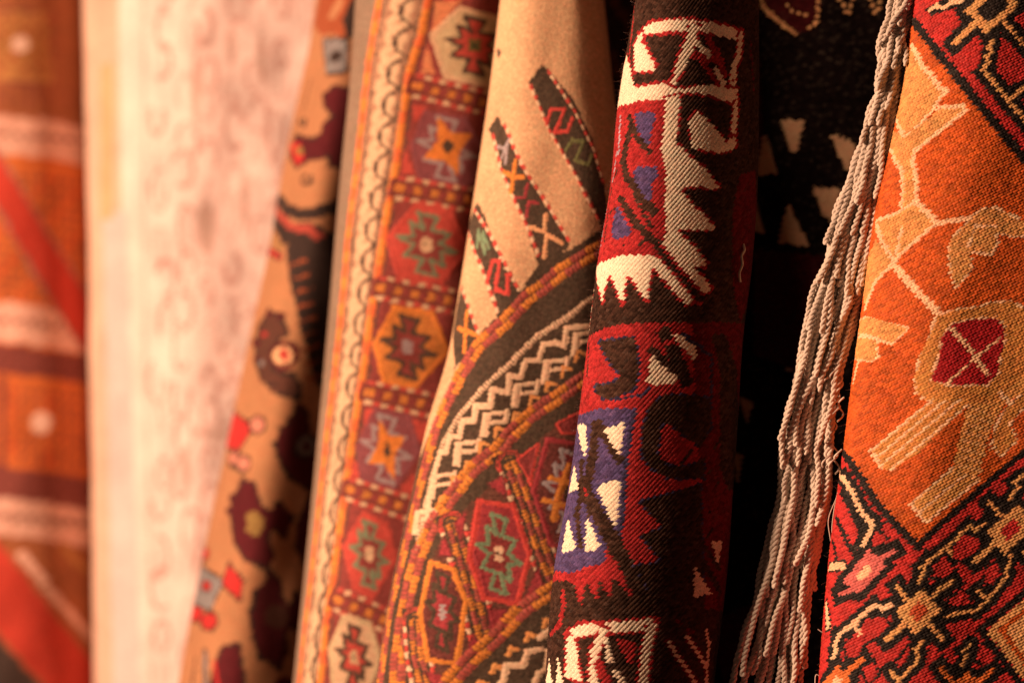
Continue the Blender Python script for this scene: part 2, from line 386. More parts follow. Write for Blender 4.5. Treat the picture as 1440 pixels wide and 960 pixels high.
# the turned-away right flank, its shade painted as a darker red
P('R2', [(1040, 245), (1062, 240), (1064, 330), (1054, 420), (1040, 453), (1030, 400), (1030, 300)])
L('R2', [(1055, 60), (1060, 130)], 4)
PAL6 = dict(K=(.040, .019, .013, .5), R=(.31, .022, .024, .32), R2=(.11, .008, .011, .35), W=(.80, .66, .50, .07), W2=(.70, .55, .40, .1), B=(.072, .05, .135, .35), B2=(.035, .028, .065, .4), G=(.34, .27, .33, .25))  # R2 is the red darkened for the shaded right side
rug6, G6 = build_cloth(c, 'kilim_rug', PAL6, st_soumak, .47, .40, MAT_KILIM, snap=.9)
tag(rug6, 'dark brown and red kilim with cream hooks and purple patches, right of centre', 'rug')
def fuzz(G, n, rng, mat, root, lo, hi, ln=(.0009, .0026), rad=.00003):
    co, N, S, T = G; parts = []
    ii = np.where((S > lo) & (S < hi))[0]; jj = np.where((T > -210) & (T < 210))[0]
    for k in range(n):
        i = ii[rng.randrange(len(ii))]; j = jj[rng.randrange(len(jj))]
        p = co[j, i]; nn = N[j, i]; l = rng.uniform(*ln)
        d = nn+np.array([rng.uniform(-.6, .6), 0, rng.uniform(-.9, .5)]); e = d+np.array([rng.uniform(-1, 1), rng.uniform(-.4, .4), rng.uniform(-1, .6)])
        q = [p-nn*.0003, p+d*l*.35, p+d*l*.5+e*l*.3, p+d*l*.5+e*l*.7]
        parts.append(tube(q, rad, 3))
    a, f = join(parts)
    o = mesh_from('wool_fuzz', a-np.array(root.location), f, mat, root); tag(o, kind='stuff'); return o
MAT_FUZZ = wool('fuzz_fibre', .8, .3, .3, 900, .1, .3, attr=False, base=(.30, .12, .09))
fuzz(G6, 900, RNG, MAT_FUZZ, rug6, c.s0, np.interp(5.2, c.uu, c.ss))
MAT_CREAM = wool('loose_cream_yarn', .8, .3, .3, 1200, .3, .2, attr=False, base=(.62, .5, .38))
pp = [at(1045, 343, 1.379), at(1047, 352, 1.376), at(1043, 360, 1.373), at(1044, 372, 1.372), at(1040, 384, 1.373), at(1041, 396, 1.376)]
a, f = tube(herm(np.arange(6), np.array(pp), np.linspace(0, 5, 30)), .0007, 6)
mesh_from('loose_thread', a-np.array(rug6.location), f, MAT_CREAM, rug6)

# ================================================================= orange rug on the right (sharp)
MAT_SILK = wool('embroidery_yarn', .6, .02, .17, 1300, .4, .28)
c = Cloth([(0, 1284, 1700, 1.335, .045), (100, 1273, 1690, 1.334, .046), (200, 1253, 1680, 1.332, .048), (300, 1231, 1665, 1.33, .05), (400, 1218, 1650, 1.328, .05), (520, 1202, 1640, 1.326, .05), (640, 1187, 1630, 1.325, .05), (760, 1171, 1620, 1.325, .05), (880, 1160, 1610, 1.325, .05), (960, 1154, 1600, 1.325, .05)],
          1.33, amp=.0011, seed=4, flat=(.035, .36, .02, .02, .30))
c.base('O')
P, L0, D = c.P, c.L, c.D
def L(c_, p_, w_, *r): L0(c_, p_, w_*(1.3 if c_ == 'C' else 1.12 if c_ == 'K' else 1), *r)
P('R', [(1262, -60), (1276, 20), (1287, 32), (1340, 102), (1380, 152), (1445, 230), (1700, 520), (1700, -60)])
L('K', [(1284, 28), (1305, 56), (1340, 100), (1380, 150), (1445, 229), (1560, 370)], 11)
L('K', [(1378, 106), (1410, 146), (1445, 186), (1560, 320)], 7)
P('K', [(1300, 15), (1325, 0), (1360, -20), (1368, 20), (1350, 30), (1345, 12), (1310, 22)])
for a in (([(1380, 2), (1361, 17)], 8), ([(1365, 14), (1387, 41), (1426, 8), (1412, -12), (1388, -6), (1366, 14)], 11), ([(1370, 35), (1344, 60)], 9), ([(1412, 32), (1430, 52), (1446, 70)], 6), ([(1397, 58), (1390, 67), (1394, 73), (1388, 79), (1390, 88), (1383, 98), (1400, 120), (1418, 142), (1445, 172), (1520, 262)], 6), ([(1445, 118), (1420, 140)], 7)):
    L('K', a[0], a[1]+18)
P('R', [(1371, 54), (1383, 66), (1376, 92), (1372, 100), (1348, 76)])
for a in (([(1380, 2), (1361, 17)], 8), ([(1365, 14), (1387, 41), (1426, 8), (1412, -12), (1388, -6), (1366, 14)], 11), ([(1370, 35), (1344, 60)], 9), ([(1412, 32), (1430, 52), (1446, 70)], 6), ([(1397, 58), (1390, 67), (1394, 73), (1388, 79), (1390, 88), (1383, 98), (1400, 120), (1418, 142), (1445, 172), (1520, 262)], 6), ([(1445, 118), (1420, 140)], 7)):
    L('T', a[0], a[1])
P('K', [(1377, 12), (1397, -2), (1414, 13), (1391, 31)])
P('R', [(1408, 52), (1430, 80), (1445, 95), (1445, 108), (1428, 118), (1415, 112), (1400, 90), (1406, 70)])
L('C', [(1308, 15), (1318, 8), (1328, 11), (1338, 4), (1352, 3)], 5)
# golden motifs outlined in cream
P('Y', [(1278, 62), (1300, 97), (1327, 128), (1309, 159), (1275, 195), (1262, 172), (1250, 150), (1258, 110)])
L('C', [(1283, 66), (1300, 95), (1325, 126), (1330, 129)], 6); L('C', [(1326, 134), (1309, 159), (1276, 193)], 3.5); L('C', [(1256, 153), (1263, 173), (1272, 195)], 5)
P('Y', [(1272, 194), (1316, 159), (1320, 153), (1353, 150), (1359, 155), (1316, 189), (1288, 212), (1281, 226), (1286, 239), (1288, 256), (1288, 281), (1281, 292), (1270, 295), (1267, 285), (1270, 265), (1268, 239), (1258, 224), (1252, 203), (1254, 182)])
L('C', [(1320, 152), (1340, 150), (1354, 150), (1358, 156), (1316, 189), (1288, 212), (1283, 226), (1287, 239), (1289, 256), (1288, 281)], 4.5)
L('C', [(1250, 198), (1258, 224), (1268, 239), (1270, 265), (1268, 290)], 4.5)
P('Y', [(1234, 310), (1270, 296), (1288, 283), (1300, 295), (1318, 312), (1312, 318), (1285, 341), (1258, 366), (1250, 360), (1240, 340), (1231, 322)])
P('Y', [(1255, 370), (1240, 385), (1226, 402), (1218, 436), (1214, 400), (1222, 365), (1232, 335), (1246, 352)])
L('C', [(1234, 310), (1262, 300), (1288, 283)], 4); L('C', [(1290, 285), (1303, 298), (1316, 312)], 6); L('C', [(1322, 314), (1312, 318), (1285, 341), (1258, 366)], 4); L('C', [(1233, 315), (1240, 338), (1258, 368)], 5); L('C', [(1269, 318), (1261, 357)], 3.5)
L('C', [(1259, 374), (1290, 410), (1322, 442)], 7.5); L('C', [(1256, 372), (1240, 386), (1228, 402), (1218, 434)], 4)
L('C', [(1320, 315), (1341, 309), (1362, 309), (1387, 293)], 5)
P('Y', [(1340, 335), (1352, 322), (1380, 295), (1400, 293), (1445, 315), (1460, 330), (1424, 332), (1400, 326), (1402, 342), (1394, 357), (1363, 353), (1366, 378), (1345, 403), (1337, 380), (1335, 350)], 'C', 2.5)
L('C', [(1362, 345), (1372, 318), (1400, 318)], 3)
P('Y', [(1206, 452), (1223, 447), (1276, 462), (1254, 482), (1208, 467)], 'C', 2.5)
P('Y', [(1204, 474), (1233, 480), (1234, 502), (1225, 508), (1204, 503)], 'C', 2.5)
L('C', [(1207, 510), (1201, 540)], 4)
P('Y2', [(1318, 445), (1344, 436), (1378, 432), (1394, 426), (1422, 424), (1448, 440), (1470, 470), (1470, 520), (1440, 540), (1420, 555), (1400, 562), (1362, 568), (1315, 564), (1303, 562), (1289, 550), (1287, 535), (1295, 500), (1305, 480), (1312, 460)], 'C', 2.5)
P('DR', [(1340, 456), (1368, 449), (1400, 448), (1411, 458), (1412, 480), (1405, 505), (1403, 525), (1388, 540), (1336, 541), (1311, 534), (1315, 517), (1322, 499), (1325, 475)], 'C', 2.5)
L('C', [(1338, 462), (1362, 488), (1388, 526)], 5); L('C', [(1408, 474), (1370, 505), (1330, 541)], 3)
P('Y2', [(1311, 564), (1226, 633), (1238, 657), (1252, 662), (1290, 638), (1362, 568)])
for a, b in (((1311, 563), (1227, 632)), ((1330, 562), (1231, 645)), ((1348, 563), (1238, 655)), ((1362, 568), (1252, 661))): L('C', [a, b], 2.8)
L('C', [(1225, 632), (1240, 657)], 4)
P('T2', [(1362, 568), (1400, 562), (1440, 528), (1460, 520), (1460, 545), (1415, 565), (1404, 580), (1392, 605), (1382, 640), (1373, 676), (1302, 735), (1281, 708), (1341, 655), (1350, 610)])
for k in range(9):
    for q in range(4):
        x = 1368-3*k+q*10; y = 575+k*11+q*3; L('C2', [(x-4, y-3), (x+4, y+3)], 3)
L('C', [(1341, 657), (1281, 708), (1302, 735), (1374, 676)], 3); L('C', [(1291, 721), (1356, 668)], 2.8)
P('Y2', [(1420, 568), (1440, 553), (1460, 545), (1460, 560), (1440, 572), (1418, 596), (1429, 619), (1407, 641), (1396, 624), (1401, 600), (1411, 581)], 'C', 2.5)
L('C', [(1407, 553), (1422, 568)], 5)
# red border below
P('R', [(1150, 640), (1189, 640), (1230, 704), (1290, 768), (1335, 726), (1445, 634), (1700, 430), (1700, 1080), (1100, 1080)])
L('K', [(1184, 632), (1200, 655), (1212, 674), (1230, 704), (1269, 747), (1291, 768)], 10)
L('K', [(1291, 767), (1337, 724), (1400, 669), (1445, 632), (1560, 540)], 8)
def both(pts, w, c_, kw=13): TODO.append((pts, w, c_)); L('K', pts, w+kw+3)
TODO = []
both([(1182, 664), (1199, 692), (1211, 718), (1226, 735), (1224, 748), (1216, 764)], 5.5, 'C', 15)
L('K', [(1184, 692), (1200, 722), (1213, 750)], 7); L('K', [(1177, 728), (1192, 762), (1205, 782)], 7); L('K', [(1172, 760), (1180, 800)], 6)
starA = [(1259, 859), (1296, 827), (1325, 857), (1286, 892)]; starB = [(1387, 747), (1432, 708), (1455, 740), (1413, 780)]
starC = [(1186, 817), (1222, 772), (1246, 795), (1208, 835)]; starD = [(1158, 960), (1178, 934), (1197, 955), (1175, 980)]; starE = [(1340, 962), (1361, 943), (1384, 965), (1361, 990)]
arms = [([(1273, 840), (1262, 824)], 6, 'T'), ([(1315, 834), (1337, 817)], 8, 'T'), ([(1307, 877), (1325, 898)], 6, 'T'), ([(1269, 880), (1247, 898)], 8, 'T'),
        ([(1407, 724), (1391, 706)], 6, 'T'), ([(1399, 764), (1372, 788)], 8, 'T'), ([(1235, 786), (1257, 774)], 7, 'PK'), ([(1200, 828), (1182, 835)], 6, 'PK'),
        ([(1190, 945), (1213, 927)], 8, 'O2'), ([(1323, 938), (1342, 962)], 7, 'O2'), ([(1394, 943), (1375, 958)], 8, 'O2'), ([(1440, 775), (1460, 800)], 7, 'T')]
for st in (starA, starB, starC, starD, starE): P('K', st, 'K', 10)
for p_, w_, c_ in arms: both(p_, w_, c_, 15)
for p_, w_ in (([(1384, 736), (1372, 745), (1362, 739), (1345, 757), (1327, 772), (1296, 797)], 5), ([(1305, 786), (1299, 797), (1297, 806), (1291, 818)], 5), ([(1331, 770), (1339, 779)], 5),
               ([(1252, 850), (1242, 856), (1230, 850), (1198, 878), (1180, 892), (1176, 905), (1173, 923)], 5), ([(1203, 880), (1209, 890)], 5),
               ([(1422, 780), (1417, 795), (1415, 811), (1388, 844), (1375, 829)], 5), ([(1386, 846), (1372, 858), (1355, 860), (1345, 862), (1330, 867)], 5),
               ([(1296, 902), (1288, 912), (1291, 920), (1286, 934), (1263, 957), (1252, 942)], 5), ([(1364, 905), (1356, 915), (1360, 923), (1352, 934)], 5),
               ([(1445, 664), (1426, 677), (1432, 685), (1420, 700)], 5)): both(p_, w_, 'T' if p_[0][0] > 1280 else 'C', 12)
for bl in ([(1352, 750), (1378, 757), (1376, 772), (1358, 784), (1342, 788), (1337, 775)], [(1220, 870), (1243, 867), (1250, 880), (1236, 893), (1216, 903), (1206, 922), (1192, 925), (1190, 905)], [(1332, 846), (1350, 830), (1364, 836), (1362, 850), (1342, 851)],
           [(1312, 794), (1328, 782), (1343, 800), (1326, 812), (1313, 810)], [(1262, 930), (1279, 908), (1277, 925), (1264, 938)], [(1388, 800), (1402, 790), (1408, 806), (1394, 822), (1384, 815)], [(1232, 745), (1246, 756), (1240, 764), (1226, 768)], [(1378, 905), (1395, 912), (1400, 928), (1385, 935), (1372, 925)], [(1212, 938), (1228, 930), (1235, 948), (1222, 960)]): P('R', bl, 'K', 4)
for p_, w_, c_ in TODO: L(c_, p_, w_)
for st, a_, b_, q in ((starA, 'T', 'OR', .45), (starB, 'T', 'R', .45), (starC, 'PK', 'C', .38), (starD, 'O2', 'C', .4), (starE, 'O2', 'OR', .3)):
    P(a_, st); mx = sum(p[0] for p in st)/4; my = sum(p[1] for p in st)/4
    P(b_, [(mx+(p[0]-mx)*q, my+(p[1]-my)*q) for p in st])
L('C', [(1168, 797), (1184, 795)], 8, 'K', 3); L('C', [(1163, 850), (1165, 880)], 7, 'K', 3)
L('R', [(1225, 845), (1270, 812), (1330, 770)], 0.1)
P('T', [(1387, 886), (1445, 838), (1560, 745), (1560, 1060), (1520, 1060)])
L('K', [(1560, 735), (1445, 829), (1379, 885), (1432, 957), (1520, 1070)], 9)
P('C2', [(1409, 886), (1445, 858), (1560, 770), (1560, 1060)]); L('O', [(1560, 765), (1445, 856), (1408, 885), (1440, 927), (1530, 1040)], 7)
PAL9 = dict(O=(.51, .095, .016, .3), O2=(.62, .15, .035, .2), OR=(.48, .08, .03, .2), R=(.44, .026, .024, .28), DR=(.34, .012, .016, .2), K=(.012, .008, .007, .5), Y=(.62, .29, .095, .25), Y2=(.55, .23, .06, .2),
            T=(.66, .34, .13, .12), T2=(.64, .30, .09, .14), C=(.80, .50, .30, .08), C2=(.72, .38, .16, .1), PK=(.58, .13, .12, .18))
rug9, G9 = build_cloth(c, 'embroidered_rug', PAL9, st_slant, .9, .36, MAT_SILK, snap=.6)
tag(rug9, 'bright orange embroidered rug with golden motifs and a cream cord fringe', 'rug')
fuzz(G9, 160, RNG, MAT_FUZZ, rug9, c.s0, np.interp(4.6, c.uu, c.ss), ln=(.001, .003))

# fringe of doubled, twisted cotton cords down the turned edge
MAT_FRINGE = wool('fringe_cotton', .75, .25, .3, 1400, .45, .16, attr=False, base=(.62, .52, .44))
LB = np.array([(-120, 1262), (0, 1262), (60, 1238), (130, 1236), (200, 1212), (300, 1180), (400, 1152), (480, 1132), (600, 1108), (700, 1092), (760, 1082), (830, 1064), (900, 1045), (960, 1030), (1100, 1000)], float)
RB = np.array([(-120, 1300), (0, 1286), (80, 1270), (180, 1250), (270, 1232), (350, 1222), (430, 1207), (520, 1182), (600, 1168), (720, 1160), (800, 1142), (870, 1136), (960, 1130), (1100, 1120)], float)
def lr(y, f):
    l = np.interp(y, LB[:, 0], LB[:, 1]); r = np.interp(y, RB[:, 0], RB[:, 1]); return l+(r-l)*f
def depth(y): return np.interp(y, [-100, 0, 250, 450, 700, 960, 1100], [1.363, 1.364, 1.369, 1.375, 1.381, 1.382, 1.382])
def cord(p_, rp, pitch, amp=None):
    """one yarn run down, round the tip and back up, both legs twisted together"""
    p_ = np.asarray(p_); seg = np.r_[0, np.cumsum(np.linalg.norm(np.diff(p_, axis=0), axis=1))]; Lt = seg[-1]
    l = np.arange(0, Lt, pitch/11.0); C_ = np.stack([np.interp(l, seg, p_[:, k]) for k in range(3)], 1)
    T_ = np.gradient(C_, axis=0); T_ /= np.linalg.norm(T_, axis=1, keepdims=True)
    A_ = np.cross(T_, [0, 1, 0]); A_ /= np.linalg.norm(A_, axis=1, keepdims=True); B_ = np.cross(T_, A_)
    th = l/pitch*2*math.pi+RNG.uniform(0, 6); r = rp*.92
    a1 = C_+r*(A_*np.cos(th)[:, None]+B_*np.sin(th)[:, None]); a2 = C_-r*(A_*np.cos(th)[:, None]+B_*np.sin(th)[:, None])
    ph = np.linspace(0, math.pi, 7)[1:-1]; e = A_[-1]*math.cos(th[-1])+B_[-1]*math.sin(th[-1])
    tip = C_[-1]+r*(e[None]*np.cos(ph)[:, None])*1.1+T_[-1][None]*np.sin(ph)[:, None]*r*1.5
    return tube(np.vstack([a1, tip, a2[::-1]]), rp, 7)
n_str = 98; back = []; hairs = []
for k in list(range(n_str))+[q+.5 for q in range(10, 95)]:
    hid = k != int(k); k = k if hid else int(k)
    # the cords start ever further down the edge and overlap like tiles
    y0 = -130+1010*(k/n_str)**1.15+RNG.uniform(-8, 8)
    f0 = [.9, .6, .3, .75, .15, .98, .45, .05][int(k*(5 if hid else 1)) % 8]+RNG.uniform(-.07, .07)
    Ls = RNG.uniform(110, 300)*(0.62 if y0 < 40 else 1)
    drift = RNG.uniform(-.25, .2) if y0 > 30 else RNG.uniform(-.45, .15)
    lift = RNG.uniform(.000, .006)
    pts = []
    w1, w2 = RNG.uniform(0, 6), RNG.uniform(0, 6); RNG2 = [RNG.uniform(1, 6)]
    for q in np.linspace(0, 1, 14):
        y = y0+Ls*q; f = np.clip(f0+drift*q, -.02, 1.0)
        x = lr(y, f)+RNG2[0]*math.sin(3.6*q+w1)+2.4*math.sin(9*q+w2)+1.2*math.sin(19*q+w1*3)
        dY = .0045-.0075*q*(1 if y0 < 700 else .6)-lift+.0012*math.sin(5*q+w2)
        pts.append(at(x, y, depth(y)+dY+(.0035 if hid else 0)))
    a, f = cord(pts, RNG.uniform(.00086, .00102), RNG.uniform(.0060, .0076))
    if hid: back.append((a, f))
    else: mesh_from('fringe_cord', a-np.array(rug9.location), f, MAT_FRINGE, rug9)
    for q in range(7):                                      # fine hairs of the cotton
        p_ = a[RNG.randrange(len(a))]; d_ = np.array([RNG.uniform(-1, 1), RNG.uniform(-.6, .2), RNG.uniform(-1, .4)])*.0016
        hairs.append(tube([p_, p_+d_*.5, p_+d_+np.array([0, 0, -.0004])], .000035, 3))
a, f = join(back); tag(mesh_from('fringe_mass', a-np.array(rug9.location), f, MAT_FRINGE, rug9), kind='stuff')
a, f = join(hairs); tag(mesh_from('fringe_fuzz', a-np.array(rug9.location), f, MAT_FRINGE, rug9), kind='stuff')
# untwisted curls near the edge
for k in range(12):
    x0, y0 = RNG.uniform(1166, 1186), RNG.uniform(490, 640); w = RNG.uniform(0, 6)
    pts = [at(x0+5*math.sin(q*7+w)-q*6, y0+q*34, 1.372+.003*math.cos(q*6+w)) for q in np.linspace(0, 1, 22)]
    a, f = tube(pts, .00055, 6); mesh_from('loose_thread', a-np.array(rug9.location), f, MAT_FRINGE, rug9)
for pts in ([(1168, 880), (1158, 888), (1150, 884)], [(1186, 668), (1176, 700), (1170, 740), (1172, 760)], [(1176, 700), (1165, 730), (1168, 760)], [(1160, 955), (1148, 948), (1146, 962)]):
    a, f = tube(herm(np.arange(len(pts)), np.array([at(x, y, 1.362) for x, y in pts]), np.linspace(0, len(pts)-1, 16)), .0003, 5)
    mesh_from('loose_thread', a-np.array(rug9.location), f, MAT_FRINGE, rug9)
# ================================================================= beige kilim with embroidered bands
MAT_WOOL = wool('handspun_wool', .85, .08, .2, 1100, .45, .3)
c = Cloth([(0, 703, 850, 1.50, .045), (120, 689, 862, 1.497, .045), (260, 669, 880, 1.492, .045), (400, 648, 884, 1.488, .046), (500, 631, 880, 1.485, .046), (600, 602, 872, 1.483, .046), (700, 580, 866, 1.48, .047), (800, 558, 860, 1.48, .047), (960, 530, 850, 1.48, .047)],
          1.49, mm=.4, amp=.0012, seed=6, flat=(.05, .36, .05, .03, .30))
c.base('N')
P, L, D = c.P, c.L, c.D
KB = 'K'
# everything below the outer cord is the embroidered part
P('K', [(860, 318), (845, 322), (800, 352), (757, 370), (732, 412), (699, 444), (674, 470), (650, 504), (634, 545), (600, 620), (570, 700), (540, 800), (500, 1000), (900, 1020), (900, 300)])
def dash(pts, w=4.5, seq=('R', 'C'), pitch=9, run=1, **k): c.beads(pts, w, pitch, seq, h=.5, run=run, gap=.12, **k)
# slanted strips on the beige ground
P('K', [(744, 115), (763, 91), (771, 98), (809, 144), (834, 200), (850, 260), (856, 325), (844, 320), (834, 297), (807, 242), (773, 187)])
dash([(746, 120), (773, 184), (807, 242), (842, 310)]); dash([(771, 100), (809, 158), (834, 208), (848, 256)])
L('R', [(769, 175), (775, 154), (794, 154), (780, 187), (798, 185), (805, 167)], 5, h=.4); L('GO', [(796, 211), (805, 197), (821, 199), (809, 226), (828, 232), (832, 220)], 5, h=.4)
P('K', [(700, 162), (713, 187), (738, 242), (765, 284), (802, 345), (790, 356), (757, 372), (738, 315), (719, 274), (702, 232), (688, 181)])
dash([(694, 190), (703, 232), (720, 274), (740, 315), (757, 358)]); dash([(710, 175), (722, 205), (740, 242), (768, 284), (800, 338)])
L('LI', [(700, 207), (713, 209), (711, 230)], 4, h=.4); L('LI', [(716, 196), (706, 222)], 4, h=.4)
L('Or', [(709, 242), (724, 250), (736, 249)], 6, h=.4); L('Or', [(725, 226), (719, 270)], 6, h=.4)
L('M', [(725, 278), (738, 278), (742, 259)], 4, h=.4); L('M', [(740, 305), (744, 284), (757, 286)], 4, h=.4)
L('PE', [(746, 320), (765, 326), (767, 303)], 5, h=.4); L('PE', [(765, 361), (769, 330), (790, 342)], 5, h=.4)
P('K', [(668, 290), (674, 286), (692, 330), (713, 372), (732, 409), (716, 440), (699, 444), (682, 390), (666, 350), (658, 325)])
dash([(668, 295), (690, 330), (712, 374), (730, 408)]); dash([(660, 325), (668, 355), (683, 390), (700, 438)])
L('GR', [(671, 347), (673, 324), (682, 357), (680, 326), (688, 350)], 4, h=.4); L('R', [(685, 396), (693, 367), (703, 367), (697, 407), (714, 413), (714, 386)], 5, h=.4)
P('K', [(650, 402), (662, 440), (674, 468), (655, 500), (640, 520), (638, 470), (644, 430)])
dash([(650, 404), (662, 440), (673, 468)]); L('Or', [(657, 438), (653, 494)], 6, h=.4); L('Or', [(645, 461), (670, 471)], 6, h=.4)
D('K2', 702, 75, 3, ry=7); L('PE', [(727, 0), (731, 6)], 3)
# couched cords
A = [(870, 340), (833, 362), (793, 386), (766, 409), (745, 423), (714, 457), (676, 490), (652, 528), (632, 568), (615, 605), (598, 665), (583, 725), (567, 790), (550, 860), (536, 960), (532, 1000)]
def double(A, sign=-1, w=10.5, sep=11.5, pitch=6.2, seq=('Or', 'R3'), run=4):
    c.beads(A, w, pitch, seq, h=.6, off=0, run=run, gap=.14); c.beads(A, w, pitch, seq, h=.6, off=sep, run=run, gap=.14, phase=run*.6)
double(A, sep=-12)
C1 = [(880, 395), (850, 410), (826, 423), (801, 444), (755, 473), (718, 511), (685, 540), (672, 554), (646, 584), (624, 623), (610, 662), (597, 722), (588, 770)]
c.beads(C1, 8, 4.8, ('C',), h=.5, gap=.3)
ZZ = [(870, 430), (850, 440), (845, 455), (824, 459), (797, 461), (793, 486), (782, 482), (764, 484), (757, 507), (739, 507), (732, 530), (716, 528), (715, 552), (692, 547), (690, 570), (669, 570), (667, 591), (651, 591), (646, 614), (633, 612), (628, 635), (619, 637), (612, 662), (605, 690), (600, 730)]
L('C', ZZ, 7, h=.4)
for (x, y) in ((862, 440), (822, 478), (780, 517), (738, 550), (695, 591), (656, 632), (621, 678), (598, 728)):
    L('C', [(x-14, y+18), (x-11, y-6)], 10, h=.4); L('C', [(x-12, y-8), (x+18, y-12)], 5, h=.4); L('C', [(x+18, y-14), (x+16, y+1), (x-4, y+3)], 5, h=.4)
for (x, y) in ((815, 500), (795, 522), (772, 543), (750, 563), (727, 586), (701, 607), (679, 628), (659, 655), (640, 676), (622, 705)): L('PO', [(x-5, y+7), (x-3, y-6), (x+7, y-3)], 4, h=.3)
A2 = [(880, 505), (850, 522), (818, 541), (786, 564), (752, 586), (724, 612), (704, 637), (672, 660), (644, 694), (614, 738), (594, 780), (582, 820), (573, 870), (566, 920), (562, 1000)]
# band of hexagons
P('M4', [(880, 560), (840, 565), (790, 590), (760, 618), (736, 640), (700, 672), (660, 710), (625, 750), (600, 800), (590, 860), (592, 990), (620, 990), (640, 960), (702, 880), (775, 812), (880, 760)])
L('K', A2, 20); double(A2, sep=-12)
for S_ in ([(716, 650), (720, 657), (738, 703), (762, 775), (780, 818)], [(634, 735), (637, 742), (657, 802), (680, 895)], [(583, 870), (587, 920), (597, 965)]):
    L('K', S_, 34)
    dash(S_, 4.5, off=14); dash(S_, 4.5, off=-14); c.beads(S_, 5.5, 5, ('Or', 'R3'), h=.5, run=4, gap=.25, off=4.5); c.beads(S_, 5.5, 5, ('Or', 'R3'), h=.5, run=4, gap=.25, off=-4.5, phase=2)
def star(cx, cy, rx, ry, n=12, rot=.0, a=.92, b=.55, sk=0):
    return [(cx+rx*(a if k % 2 else b)*math.cos(rot+k*6.2832/n)+sk*ry*math.sin(rot+k*6.2832/n)*(a if k % 2 else b), cy+ry*(a if k % 2 else b)*math.sin(rot+k*6.2832/n)) for k in range(n)]
STEP = [(-.25, -.85), (.3, -.78), (.12, -.42), (.62, -.36), (.36, -.05), (.8, .12), (.38, .18), (.44, .55), (.08, .42), (.28, .85)]
STEP = STEP[:-1]+[(-x, -y) for x, y in STEP[:-1]]
def closed(p): return list(p)+[p[0]]
def hexm(pts, line, fill, zig, inner, mid, lw=6, q=(.78, .46), n=16, sk=0):
    cx = sum(p[0] for p in pts)/len(pts); cy = sum(p[1] for p in pts)/len(pts)
    rx = (max(p[0] for p in pts)-min(p[0] for p in pts))/2; ry = (max(p[1] for p in pts)-min(p[1] for p in pts))/2
    P(fill, pts); L(line, closed(pts), lw, h=.4)
    s = [(cx+rx*q[0]*1.15*x, cy+ry*q[0]*1.15*(y+.12*x)) for x, y in STEP]; P(inner, s); L(zig, closed(s), 4.5, h=.3)
    P(mid, [(cx-rx*.14, cy-ry*.16), (cx+rx*.14, cy-ry*.14), (cx+rx*.14, cy+ry*.16), (cx-rx*.14, cy+ry*.14)])
    D('K', cx, cy, rx*.05)
hexm([(674, 704), (722, 712), (744, 780), (727, 848), (680, 840), (660, 785)], 'R', 'M', 'GR', 'M3', 'C')
hexm([(606, 790), (637, 800), (655, 845), (642, 932), (602, 927), (591, 860)], 'Or', 'M2', 'K', 'M', 'LI')
hexm([(770, 618), (825, 625), (848, 690), (830, 775), (775, 765), (750, 690)], 'M', 'M2', 'LI', 'M3', 'K')
L('Or', [(800, 655), (786, 694), (779, 728)], 9, h=.4); L('Or', [(766, 703), (800, 712)], 7, h=.4); L('Or', [(775, 672), (806, 680)], 7, h=.4)
for t_ in ([(756, 625), (745, 673), (729, 646)], [(784, 596), (815, 580), (818, 606), (792, 608)]): L('R', closed(t_), 4.5, h=.4); P('M3', t_)
for t_ in ([(706, 669), (713, 699), (688, 680)], [(625, 755), (635, 782), (617, 780)], [(757, 797), (762, 822), (738, 840)], [(687, 857), (715, 857), (690, 885)], [(667, 892), (672, 905), (655, 920)], [(600, 945), (625, 950), (615, 975)], [(655, 720), (648, 760), (640, 735)]): P('M', t_, 'M2', 2)
A3 = [(880, 770), (820, 805), (775, 837), (740, 860), (702, 900), (665, 932), (640, 960), (618, 990)]
P('K', [(880, 755), (775, 818), (735, 845), (690, 890), (640, 938), (600, 985), (600, 1030), (900, 1030)])
double(A3, sep=-12)
for pts in ([(690, 985), (700, 965), (708, 955), (712, 935), (735, 935), (742, 915), (760, 912)], [(735, 970), (750, 965), (758, 945), (768, 940), (772, 915), (790, 905)], [(760, 895), (772, 885), (790, 870)], [(800, 900), (806, 880), (830, 870)]): L('C', pts, 7, h=.4)
for (x, y) in ((745, 895), (720, 915), (697, 940), (676, 962), (770, 875)): L('PO', [(x-5, y+5), (x-2, y-5), (x+6, y-2)], 5, h=.4)
PAL5 = dict(N=(.64, .405, .24, .13), K=(.075, .050, .034, .3), K2=(.10, .07, .05, .3), R=(.60, .07, .06, .18), R3=(.40, .085, .07, .2), C=(.80, .56, .38, .1), Or=(.68, .24, .05, .18), GO=(.16, .17, .07, .2), GR=(.19, .28, .17, .2), LI=(.36, .30, .32, .15),
            M=(.34, .045, .055, .2), M2=(.15, .04, .035, .3), M3=(.26, .045, .045, .25), M4=(.14, .055, .04, .3), PE=(.78, .42, .22, .1), PO=(.76, .34, .12, .1))
rug5, G5 = build_cloth(c, 'kilim_rug', PAL5, st_weave(1.7, 1.3), .55, .5, MAT_WOOL)
tag(rug5, 'beige kilim with dark embroidered strips and curving orange corded bands', 'rug')

